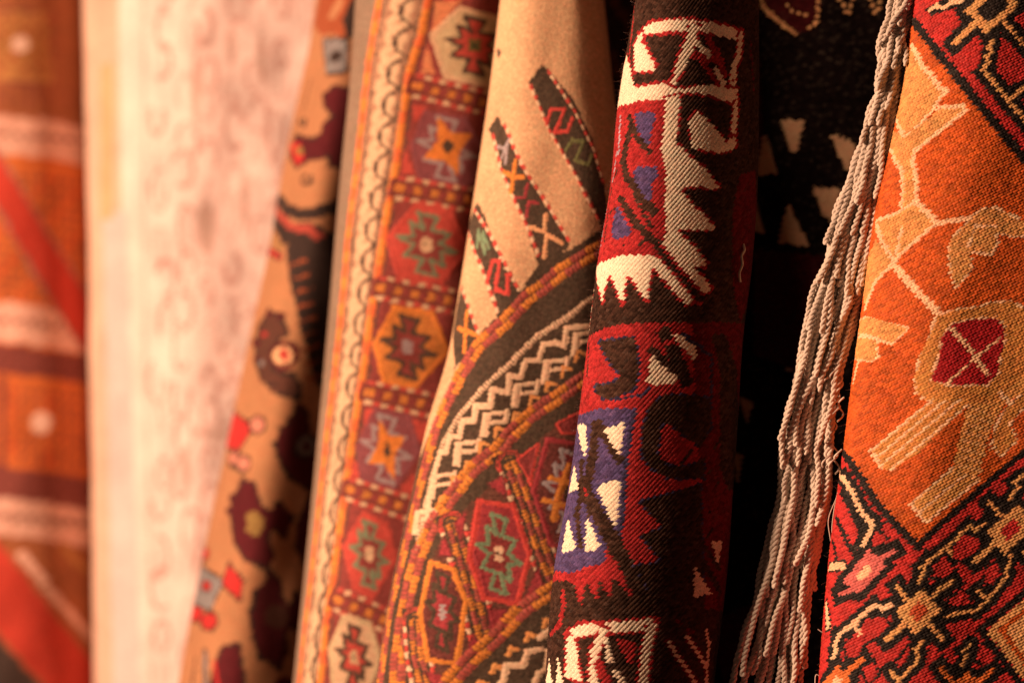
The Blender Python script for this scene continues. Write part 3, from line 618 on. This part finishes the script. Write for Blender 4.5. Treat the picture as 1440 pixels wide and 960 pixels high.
# ================================================================= red kilim border strip (softly blurred)
c = Cloth([(0, 500, 740, 1.615, .055), (120, 492, 730, 1.615, .055), (240, 480, 720, 1.61, .055), (460, 462, 700, 1.607, .055), (700, 440, 680, 1.605, .055), (960, 414, 650, 1.60, .055)],
          1.62, mm=.5, amp=.0012, seed=8, flat=(.05, .34, .04, .09, .4))
c.base('M')
P, L, D = c.P, c.L, c.D
YS = [-40, 0, 50, 100, 175, 237, 320, 380, 445, 516, 602, 700, 802, 873, 957, 1000]
O1 = [538, 534, 525, 517, 509, 502, 491, 486, 480, 472, 461, 450, 439, 430, 421, 417]
O2 = [608, 602, 592, 576, 565, 556, 541, 532, 521, 512, 498, 484, 470, 459, 451, 447]
o1 = list(zip(O1, YS)); o2 = list(zip(O2, YS))
P('GY', [(x, y) for x, y in o1]+[(x-70, y) for x, y in reversed(o1)])
P('C', [(x+4, y) for x, y in o1]+[(x-4, y) for x, y in reversed(o2)])
mid = [((a+b)/2+2, y) for a, b, y in zip(O1, O2, YS)]
wv = []; yy = -35
while yy < 990:
    mx = np.interp(yy, YS, [m[0] for m in mid]); hw = np.interp(yy, YS, [(b-a)/2 for a, b in zip(O1, O2)])
    wv.append((mx, yy, hw)); yy += 2.5
P('TB', [(x+2, y) for x, y in o1]+[(x-2, y) for x, y in reversed(o2)])
ph = lambda y: y*2*math.pi/44
L('C', [(mx-hw*.12+hw*.30*math.sin(ph(y)), y) for mx, y, hw in wv], 12, h=.3)
L('C', [(mx-hw*.12-hw*.34*math.sin(ph(y)+.5), y) for mx, y, hw in wv], 9, h=.3)
for q in range(-1, 23):
    y = q*44+6; mx = np.interp(y, YS, [m[0] for m in mid]); hw = np.interp(y, YS, [(b-a)/2 for a, b in zip(O1, O2)])
    L('K', [(mx+hw*.45, y-10), (mx+hw*.05, y-3), (mx-hw*.18, y+8), (mx-hw*.1, y+20)], 4.5); L('K', [(mx-hw*.1, y+20), (mx+hw*.2, y+27), (mx+hw*.45, y+36)], 3.5)
    P('K', [(mx-hw*.2, y+2), (mx, y+5), (mx-hw*.05, y+17), (mx-hw*.3, y+15)])
L('K', [(x+8, y) for x, y in o1], 2); L('K', [(x-9, y) for x, y in o2], 2.5)
c.beads(o1, 11, 9, ('Or', 'OR'), h=.8, run=2, gap=.05); c.beads(o2, 11, 9, ('Or', 'Or', 'OR'), h=.8, run=2, gap=.05)
L('K', [(x+8, y) for x, y in o2], 3)
def strip(a, b, d1=(2, 15), d2=(4, 29)):
    k = lambda q: (b[0]+q[0]-6, b[1]+q[1])
    L('M3', [a, b], 5); L('M2', [(a[0]-2, a[1]+15), (b[0]-3, b[1]+15)], 26)
    c.beads([a, b], 5, 11, ('R', 'C'), h=.4, run=1, gap=.1)
    c.beads([(a[0]-3, a[1]+14), (b[0]-3, b[1]+15)], 10, 12, ('Or2', 'M'), h=.4, run=1, gap=.1)
    c.beads([(a[0]-5, a[1]+28), (b[0]-7, b[1]+29)], 5, 11, ('C', 'R'), h=.4, run=1, gap=.1)
P('PO', [(612, 0), (650, 0), (608, 45)]); P('PO', [(600, 62), (612, 105), (592, 102)])
H1 = [(607, 50), (648, 12), (705, 28), (725, 70), (690, 122), (627, 108)]
hexm(H1, 'C', 'C3', 'K', 'R', 'GO', 6, (.74, .5), 12)
P('R', [(612, -20), (680, -20), (660, 0), (625, 0)])
strip((587, 107), (700, 134))
P('R', [(580, 150), (606, 150), (581, 174)]); P('R', [(570, 208), (582, 245), (564, 243)])
H2 = [(580, 205), (598, 158), (655, 168), (682, 215), (660, 262), (590, 250)]
hexm(H2, 'V', 'V', 'LI', 'V', 'K', 5, (.86, .5), 14)
P('Or', star(630, 206, 40, 48, 8, .39, .95, .42)); P('K', [(622, 206), (630, 195), (640, 206), (630, 217)])
strip((562, 250), (672, 268))
H3 = [(545, 337), (585, 287), (635, 297), (657, 352), (620, 397), (562, 392)]
hexm(H3, 'R', 'R', 'GR', 'M', 'C', 6, (.80, .5), 14); D('C', 599, 344, 8, ry=11); D('K', 598, 344, 2)
strip((535, 390), (655, 412))
H4 = [(527, 484), (555, 432), (607, 440), (630, 494), (584, 543), (541, 537)]
hexm(H4, 'Or', 'Or2', 'K', 'M', 'LI', 6, (.80, .5), 14); D('LI', 570, 485, 6, ry=9)
strip((520, 537), (618, 557))
P('R', [(513, 575), (535, 575), (512, 598)]); P('R', [(577, 590), (606, 595), (598, 622), (588, 620)]); P('R', [(500, 645), (508, 676), (493, 668)]); P('R', [(583, 665), (585, 695), (560, 690)])
H5 = [(503, 628), (528, 575), (575, 585), (590, 635), (552, 690), (510, 675)]
hexm(H5, 'V', 'V', 'LI', 'V', 'K', 5, (.84, .5), 14); P('Or', star(544, 632, 30, 50, 8, .39, .95, .42)); P('K', [(539, 632), (544, 620), (550, 634), (544, 645)])
strip((493, 673), (578, 700))
H6 = [(484, 769), (512, 721), (543, 738), (556, 783), (523, 839), (498, 825)]
hexm(H6, 'R', 'R', 'GR', 'M', 'C', 6, (.80, .5), 14); D('C', 519, 777, 6, ry=11)
strip((476, 828), (548, 858))
H7 = [(465, 912), (484, 866), (520, 876), (534, 925), (512, 985), (470, 975)]
hexm(H7, 'C3', 'C', 'K', 'R', 'C3', 6, (.76, .5), 12)
PAL4 = dict(TB=(.36, .20, .13, .25), M=(.24, .05, .046, .2), M2=(.20, .05, .04, .2), M3=(.35, .06, .06, .2), V=(.24, .07, .085, .15), K=(.085, .055, .04, .2), GY=(.24, .17, .125, .15), C=(.62, .43, .28, .1), C3=(.54, .42, .26, .1), R=(.50, .075, .06, .18), Or=(.68, .23, .05, .15), Or2=(.54, .20, .05, .2), OR=(.66, .15, .05, .15),
            GR=(.18, .22, .14, .1), GO=(.14, .15, .05, .1), LI=(.33, .26, .28, .1), PE=(.60, .25, .13, .1), PO=(.62, .24, .12, .2))
rug4, _ = build_cloth(c, 'kilim_rug', PAL4, st_weave(1.7, 1.3), .5, .8, MAT_WOOL)
tag(rug4, 'red kilim with a column of stepped hexagons and a cream chain border', 'rug')

# ================================================================= cream floral pile rug
MAT_PILE = wool('wool_pile', .9, .1, .15, 700, .5, .15)
c = Cloth([(0, 442, 640, 1.775, .085), (60, 434, 636, 1.775, .085), (120, 421, 630, 1.775, .085), (240, 397, 615, 1.77, .085), (350, 378, 600, 1.768, .085), (480, 350, 580, 1.765, .085), (600, 325, 560, 1.762, .085), (760, 291, 540, 1.76, .085), (960, 254, 510, 1.76, .085)],
          1.79, mm=.8, amp=.002, seed=9, flat=(.06, .28, -.12, .28, .62))
c.base('N')
P, L, D = (lambda c_, p_, o=None, ow=3: c.P(c_, p_, o, ow+.5)), c.L, (lambda c_, x, y, r, o=None, ow=3: c.D(c_, x, y, r*1.1, o, ow+1))
P('U', [(452, -20), (442, 35), (452, 52), (465, 48), (495, 55), (506, -20)]); P('K', [(480, 30), (505, -20), (505, 50), (490, 55)]); P('N', [(477, -5), (460, 25), (470, 28), (484, 3)])
P('S', [(455, 57), (487, 55), (487, 100), (460, 102)], 'K', 3); D('K', 472, 80, 8)
P('MD', [(470, 122), (492, 127), (486, 238), (465, 232), (465, 217), (435, 225), (417, 235), (407, 215), (415, 192), (442, 197), (455, 185), (455, 175), (470, 165), (457, 147), (455, 135)], 'K', 2.5); P('R', [(408, 205), (422, 200), (428, 222), (417, 234)]); D('OL', 421, 212, 5)
D('K', 426, 172, 6); D('N', 425, 171, 3); D('K', 432, 254, 8); D('N', 431, 252, 4)
L('K', [(385, 270), (404, 295), (422, 302), (448, 298), (480, 288)], 18); L('K', [(378, 290), (402, 328), (435, 330), (452, 340), (446, 360), (468, 385), (458, 410), (470, 440)], 30)
L('RU', [(384, 292), (410, 320), (435, 322), (452, 337), (443, 360), (463, 382), (456, 405), (466, 428)], 11)
L('OL', [(378, 326), (396, 350)], 5); L('R', [(378, 352), (394, 362)], 6, 'K', 3)
P('K', [(402, 345), (480, 330), (480, 560), (452, 550), (442, 535), (431, 489), (422, 460), (407, 395)])
for k in range(9): L('U', [(410+k*3, 372+k*20), (430+k*3, 366+k*20)], 4)
P('BR', [(378, 440), (395, 445), (402, 470), (392, 475), (380, 490), (378, 515), (392, 528), (410, 530), (420, 545), (418, 557), (405, 555), (385, 547), (370, 530), (360, 505), (360, 480), (365, 460)], 'K', 5)
rl = random.Random(3)
for ring in ([(378, 440), (395, 445), (366, 460), (360, 482), (361, 505), (370, 530), (386, 547), (408, 555)], [(420, 573), (410, 590), (397, 603), (390, 624), (396, 651), (409, 670), (436, 686)], [(342, 678), (328, 700), (324, 718), (330, 745), (338, 770), (350, 786), (375, 797), (400, 752), (409, 727)],
             [(381, 808), (362, 833), (355, 864), (359, 898), (369, 923), (392, 937), (420, 884), (426, 853)]):
    for (x, y) in ring: c.D('MD' if rl.random() < .6 else 'BR', x, y, rl.uniform(4, 6.5), "K", 1)
for (x, y) in ((372, 470), (368, 510), (405, 610), (402, 650), (336, 712), (345, 770), (368, 840), (368, 900), (385, 922)): c.D(rl.choice(('S', 'R2', 'BR')), x, y, 4.5)
D('PE', 398, 500, 13, 'MD', 5); D('R2', 399, 499, 7); L('K', [(402, 476), (418, 488), (426, 492)], 3)
P('R', [(328, 578), (342, 590), (355, 600), (336, 632), (318, 627)], 'K', 3); D('PK', 362, 597, 9, 'K', 3); D('PK', 330, 645, 8, 'K', 3); D('PK', 342, 652, 8, 'K', 3)
P('MD', [(420, 573), (431, 581), (433, 613), (446, 640), (450, 680), (436, 686), (409, 670), (396, 651), (390, 624), (398, 602), (412, 592)], 'K', 3); D('S', 431, 627, 13, 'K', 3); D('MD', 430, 627, 5)
P('MD', [(342, 678), (358, 680), (364, 710), (381, 721), (392, 707), (409, 727), (400, 752), (381, 738), (375, 760), (383, 783), (375, 797), (347, 786), (330, 760), (324, 718), (327, 701)], 'K', 3); P('OL', [(346, 724), (357, 716), (372, 729), (371, 742), (361, 752), (347, 748)], 'MD', 7)
P('MD', [(381, 808), (392, 814), (395, 839), (409, 856), (417, 833), (426, 853), (420, 884), (409, 876), (400, 892), (403, 915), (392, 937), (367, 923), (358, 898), (355, 864), (361, 833)], 'K', 3); D('BR', 390, 866, 16)
P('MD', [(434, 700), (452, 705), (448, 790), (430, 795), (418, 770), (420, 740)], 'K', 3)
P('S', [(283, 797), (313, 817), (296, 856), (268, 847)], 'K', 3); D('R2', 290, 824, 6, 'K', 2)
P('R', [(322, 794), (341, 817), (336, 842), (313, 820)], 'K', 3); D('R', 285, 778, 8, 'K', 2.5); D('R', 276, 862, 9, 'K', 2.5); D('R', 294, 873, 10, 'K', 2.5)
L('K', [(268, 975), (275, 925)], 5); L('S', [(288, 918), (290, 975)], 7, 'K', 3); P('MD', [(298, 955), (312, 912), (335, 905), (345, 975), (300, 980)], 'K', 3); L('R', [(306, 960), (302, 930)], 7)
L('K', [(268, 890), (262, 915)], 2.5); L('K', [(307, 660), (303, 690)], 2.5); D('MD', 400, 965, 14); L('K', [(438, 110), (428, 150), (414, 185)], 4)
PAL3 = dict(N=(.38, .185, .095, .08), K=(.035, .022, .02, .2), U=(.28, .07, .03, .1), S=(.20, .19, .20, .1), MD=(.08, .009, .014, .15), R=(.45, .03, .03, .1), R2=(.35, .03, .03, .1), OL=(.24, .15, .05, .1), RU=(.34, .06, .045, .1), BR=(.085, .033, .024, .15), PE=(.66, .40, .22, .1), PK=(.5, .2, .15, .1))
rug3, _ = build_cloth(c, 'pile_rug', PAL3, st_weave(1.8, 1.8), .15, 1.2, MAT_PILE)
tag(rug3, 'cream pile rug scattered with dark maroon flowers and a red scroll', 'rug')

# ================================================================= pale pink rug (strongly blurred)
c = Cloth([(0, 122, 720, 2.11, .13), (240, 127, 700, 2.11, .13), (480, 131, 680, 2.11, .13), (700, 134, 660, 2.11, .13), (960, 136, 620, 2.11, .13)],
          2.14, mm=1.2, amp=.004, seed=12, flat=(.015, .42, .04, .06, .45))
c.base('W')
P, L, D = c.P, c.L, c.D
P('Y', [(100, -40), (166, -40), (172, 320), (180, 330), (180, 1000), (100, 1000)]); P('W2', [(145, 300), (178, 300), (200, 1000), (160, 1000)])
L('Y2', [(150, 100), (150, 300)], 22); L('P2', [(202, -20), (204, 500), (214, 1000)], 6)
R2_ = random.Random(5)
for cx in range(228, 640, 33):
    for cy in range(-30, 1000, 62):
        x = cx+R2_.uniform(-7, 7); y = cy+R2_.uniform(-14, 14)+(31 if (cx//33) % 2 else 0); rx = R2_.uniform(9, 15); ry = R2_.uniform(20, 34); r0 = R2_.uniform(0, 6)
        L(R2_.choice(('P', 'P2', 'P')), [(x+rx*math.cos(r0+q), y+ry*math.sin(r0+q)) for q in np.linspace(0, R2_.uniform(3.4, 5.6), 10)], R2_.uniform(5, 8))
        if R2_.random() < .5: L('P2', [(x, y-ry*.4), (x+3, y+ry*.5)], 6)
for x, y, w, h in ((275, 130, 6, 45), (325, 65, 5, 26), (368, 85, 5, 36), (290, 320, 12, 42), (345, 285, 5, 40), (262, 660, 5, 30), (300, 610, 26, 6)): P('T', [(x, y-h), (x+w, y-h*.2), (x+w*.6, y+h*.7), (x, y+h), (x-w*.8, y+h*.3), (x-w, y-h*.4)], 'P2', 4)
PAL2 = dict(W=(.78, .61, .58, .05), W2=(.68, .49, .49, .05), Y=(.62, .42, .33, .06), Y2=(.60, .38, .22, .06), P=(.54, .33, .30, .08), P2=(.66, .46, .43, .08), T=(.50, .34, .30, .1))
rug2, _ = build_cloth(c, 'pile_rug', PAL2, st_weave(2, 2), .1, 1.6, wool('pale_pile', .9, .1, .15, 300, .3, .08))
tag(rug2, 'pale pink and cream rug with a faint swirled pattern, widest bright panel at the left', 'rug')

# ================================================================= orange banded kilim far left
c = Cloth([(0, -150, 126, 2.2, .12), (480, -150, 137, 2.2, .12), (960, -150, 142, 2.2, .12)], 2.22, mm=1.2, amp=.003, seed=14, flat=(.05, .36, .02, .09, .46))
c.base('O')
P, L, D = c.P, c.L, c.D
P('OB', [(-200, -40), (150, -40), (150, 195), (-200, 160)]); P('GD', [(-60, 15), (72, 18), (75, 118), (-60, 114)], 'V', 3)
for x in range(-50, 72, 17):
    for y in range(28, 112, 17):
        D('R2' if (x+y) % 3 else 'OB', x, y, 4)
D('WH', 28, 62, 12)
for x in range(-100, 130, 14): L('V', [(x, 128), (x, 152)], 3)
def band(y0, y1, c_): P(c_, [(-200, y0-12), (0, y0), (60, y0+6), (150, y0+22), (150, y1+22), (60, y1+6), (0, y1), (-200, y1-12)])
band(162, 216, 'P'); band(425, 480, 'P'); band(484, 524, 'V'); band(655, 700, 'V'); band(700, 752, 'P'); band(752, 1020, 'OB')
for y0 in (188, 452, 726):
    for k in range(-6, 8): D('K2', k*18+8, y0+k*1.6, 5.5); L('P2', [(k*18, y0-22), (k*18, y0+22)], 2.5)
for x in range(-100, 140, 13):
    for y in list(range(245, 415, 15))+list(range(545, 650, 16)): D('V' if (x*7+y) % 4 else 'R', x, y+x*.12, 4.2)
P('R', [(-60, 130), (0, 222), (0, 222), (60, 320), (124, 418), (150, 470), (150, 540), (112, 482), (60, 400), (0, 296), (-60, 200)], 'GY', 5)
L('V', [(4, 530), (4, 655)], 8); L('V', [(120, 540), (120, 655)], 8)
D('WH', 58, 594, 15, 'OR', 4)
L('P', [(30, 780), (60, 815)], 13); L('P', [(70, 830), (128, 895)], 12); L('GD', [(90, 770), (120, 800)], 12)
P('R', [(-60, 690), (0, 764), (40, 815), (90, 880), (150, 955), (150, 1020), (85, 985), (40, 940), (-60, 820)])
P('K', [(-60, 830), (40, 945), (80, 985), (60, 1020), (-60, 1020)])
PAL1 = dict(WH=(0.896, 0.616, 0.515, .1), O=(0.612, 0.162, 0.043, .2), OB=(0.336, 0.112, 0.047, .2), GD=(0.454, 0.209, 0.072, .2), V=(0.217, 0.057, 0.048, .2), R=(0.513, 0.053, 0.034, .1), R2=(0.345, 0.057, 0.038, .1), P=(0.749, 0.438, 0.353, .12), P2=(0.542, 0.258, 0.199, .1), GY=(0.316, 0.162, 0.124, .15), K=(0.059, 0.038, 0.034, .2), K2=(0.177, 0.067, 0.048, .1), OR=(0.651, 0.190, 0.048, .1))
rug1, _ = build_cloth(c, 'kilim_rug', PAL1, st_weave(2.4, 2.0), .15, 1.8, wool('far_kilim_wool', .88, .1, .2, 400, .3, .2))
tag(rug1, 'orange kilim with pink bands and diagonal red stripes, leftmost of the hanging row', 'rug')

# ================================================================= dark kilim in the shadow, shade put into its colours
c = Cloth([(0, 1000, 1380, 1.56, .04), (480, 985, 1360, 1.56, .04), (960, 965, 1330, 1.56, .04)], 1.57, mm=.5, amp=.002, seed=15, flat=(.04, .34, .03, .05, .4))
c.base('K')
P, L, D = c.P, c.L, c.D
P('R', [(1068, -30), (1072, 8), (1090, 28), (1115, 48), (1140, 42), (1152, 20), (1155, -30)]); c.beads([(1068, -20), (1072, 10), (1090, 26), (1118, 48)], 5, 6, ('T',), h=.4, run=1, gap=.3)
for pts in ([(1135, 42), (1148, 30), (1152, -5)], [(1180, -5), (1192, 22), (1200, -5)], [(1222, -5), (1232, 20), (1240, -5)], [(1105, 5), (1115, 18), (1135, 22)]): c.beads(pts, 3, 10, ('T',), h=.3, gap=.5, run=1)
P('R', [(1040, 90), (1068, 80), (1076, 230), (1055, 230)])
for t_ in ([(1098, 167), (1131, 171), (1118, 220), (1108, 205)], [(1167, 188), (1204, 202), (1194, 242), (1185, 230)], [(1074, 186), (1092, 244), (1065, 246)], [(1142, 264), (1183, 266), (1172, 316), (1158, 300)], [(1108, 284), (1138, 347), (1094, 340)], [(1062, 276), (1075, 327), (1056, 324)],
           [(1106, 482), (1122, 500), (1112, 530), (1102, 505)], [(1042, 560), (1058, 566), (1050, 600)], [(1028, 635), (1045, 640), (1038, 680)], [(1030, 560), (1038, 562), (1034, 590)]): P('W', t_)
P('R', [(1060, 350), (1160, 360), (1120, 520), (1060, 500)])
P('R', [(1000, 870), (1080, 840), (1070, 940), (1020, 980)])
PAL7 = dict(K=(.005, .003, .003, .4), R=(.030, .004, .005, .3), W=(.36, .23, .14, .08), T=(.5, .28, .13, .1))  # ground, red and cream all darkened to stand in for shadow
rug7, _ = build_cloth(c, 'kilim_rug', PAL7, st_soumak, .5, .6, wool('shade_darkened_wool', .95, 0, .01, 1500, .4, .3))
tag(rug7, 'dark kilim with cream triangles, darkened in colour for the deep shadow behind the cord fringe', 'rug')

# ================================================================= brown rug in the narrow gap
c = Cloth([(0, 800, 960, 1.70, .05), (480, 790, 950, 1.70, .05), (960, 770, 940, 1.70, .05)], 1.71, mm=.8, amp=.002, seed=17)
c.base('K')
P, L, D = c.P, c.L, c.D
for k in range(12): L('B', [(846+(k % 3)*16, -40+k*30), (856+(k % 3)*16, -10+k*30)], 12)
L('K', [(890, -40), (880, 400)], 8)
rug8, _ = build_cloth(c, 'pile_rug', dict(K=(.05, .025, .02, .3), B=(.15, .05, .03, .3)), st_weave(1.8, 1.8), .2, 1.2, MAT_PILE)
tag(rug8, 'dark reddish brown rug glimpsed in the narrow gap between the beige and the hooked kilim', 'rug')
LAMP_W, LAMP_LOC, AMB, FSTOP = 168, (-2.4, .46, 1.85), .05, 4.0
# ================================================================= backdrop, light, camera
mb = wool('backdrop_cloth', .95, .1, .1, 60, .3, .25, attr=False, base=(.030, .016, .012))
xs = np.linspace(-2.2, 2.2, 90); zs = np.linspace(-.9, 1.1, 8)
XX, ZZ_ = np.meshgrid(xs, zs); YY = 3.15+.03*np.sin(XX*17)+.012*np.sin(XX*41+1)
co = np.stack([XX, YY, ZZ_+CZ], -1).reshape(-1, 3); idx = np.arange(len(co)).reshape(8, 90)
F = np.stack([idx[:-1, :-1], idx[:-1, 1:], idx[1:, 1:], idx[1:, :-1]], -1).reshape(-1, 4)
bd = mesh_from('backdrop', co, F, mb, None, (0, 3.15, CZ)); tag(bd, kind='structure')
m_ = bd.modifiers.new('thickness', 'SOLIDIFY'); m_.thickness = .01

ld = bpy.data.lights.new('warm_lamp', 'AREA'); ld.shape = 'DISK'; ld.size = .50; ld.energy = LAMP_W; ld.color = (1.0, .60, .38)
lo = bpy.data.objects.new('warm_lamp', ld); COL.objects.link(lo)
from mathutils import Vector
lo.location = LAMP_LOC
d_ = Vector((.0, 1.6, CZ))-lo.location; lo.rotation_euler = d_.to_track_quat('-Z', 'Y').to_euler()

w = bpy.data.worlds.new('World'); sc.world = w; w.use_nodes = True
bg = w.node_tree.nodes['Background']; bg.inputs[0].default_value = (1.0, .55, .36, 1); bg.inputs[1].default_value = AMB

cd = bpy.data.cameras.new('camera'); cam = bpy.data.objects.new('camera', cd); COL.objects.link(cam); sc.camera = cam
cam.location = (0, 0, CZ); cam.rotation_euler = (math.pi/2, 0, 0)
cd.lens = 85; cd.sensor_width = 36; cd.clip_end = 50; cd.clip_start = .05
cd.dof.use_dof = True; cd.dof.focus_distance = 1.362; cd.dof.aperture_fstop = FSTOP; cd.dof.aperture_blades = 0
sc.view_settings.view_transform = 'Standard'; sc.view_settings.look = 'None'; sc.view_settings.exposure = 0; sc.view_settings.gamma = 1
sc.cycles.use_denoising = True
sc.cycles.max_bounces = 6; sc.cycles.diffuse_bounces = 3
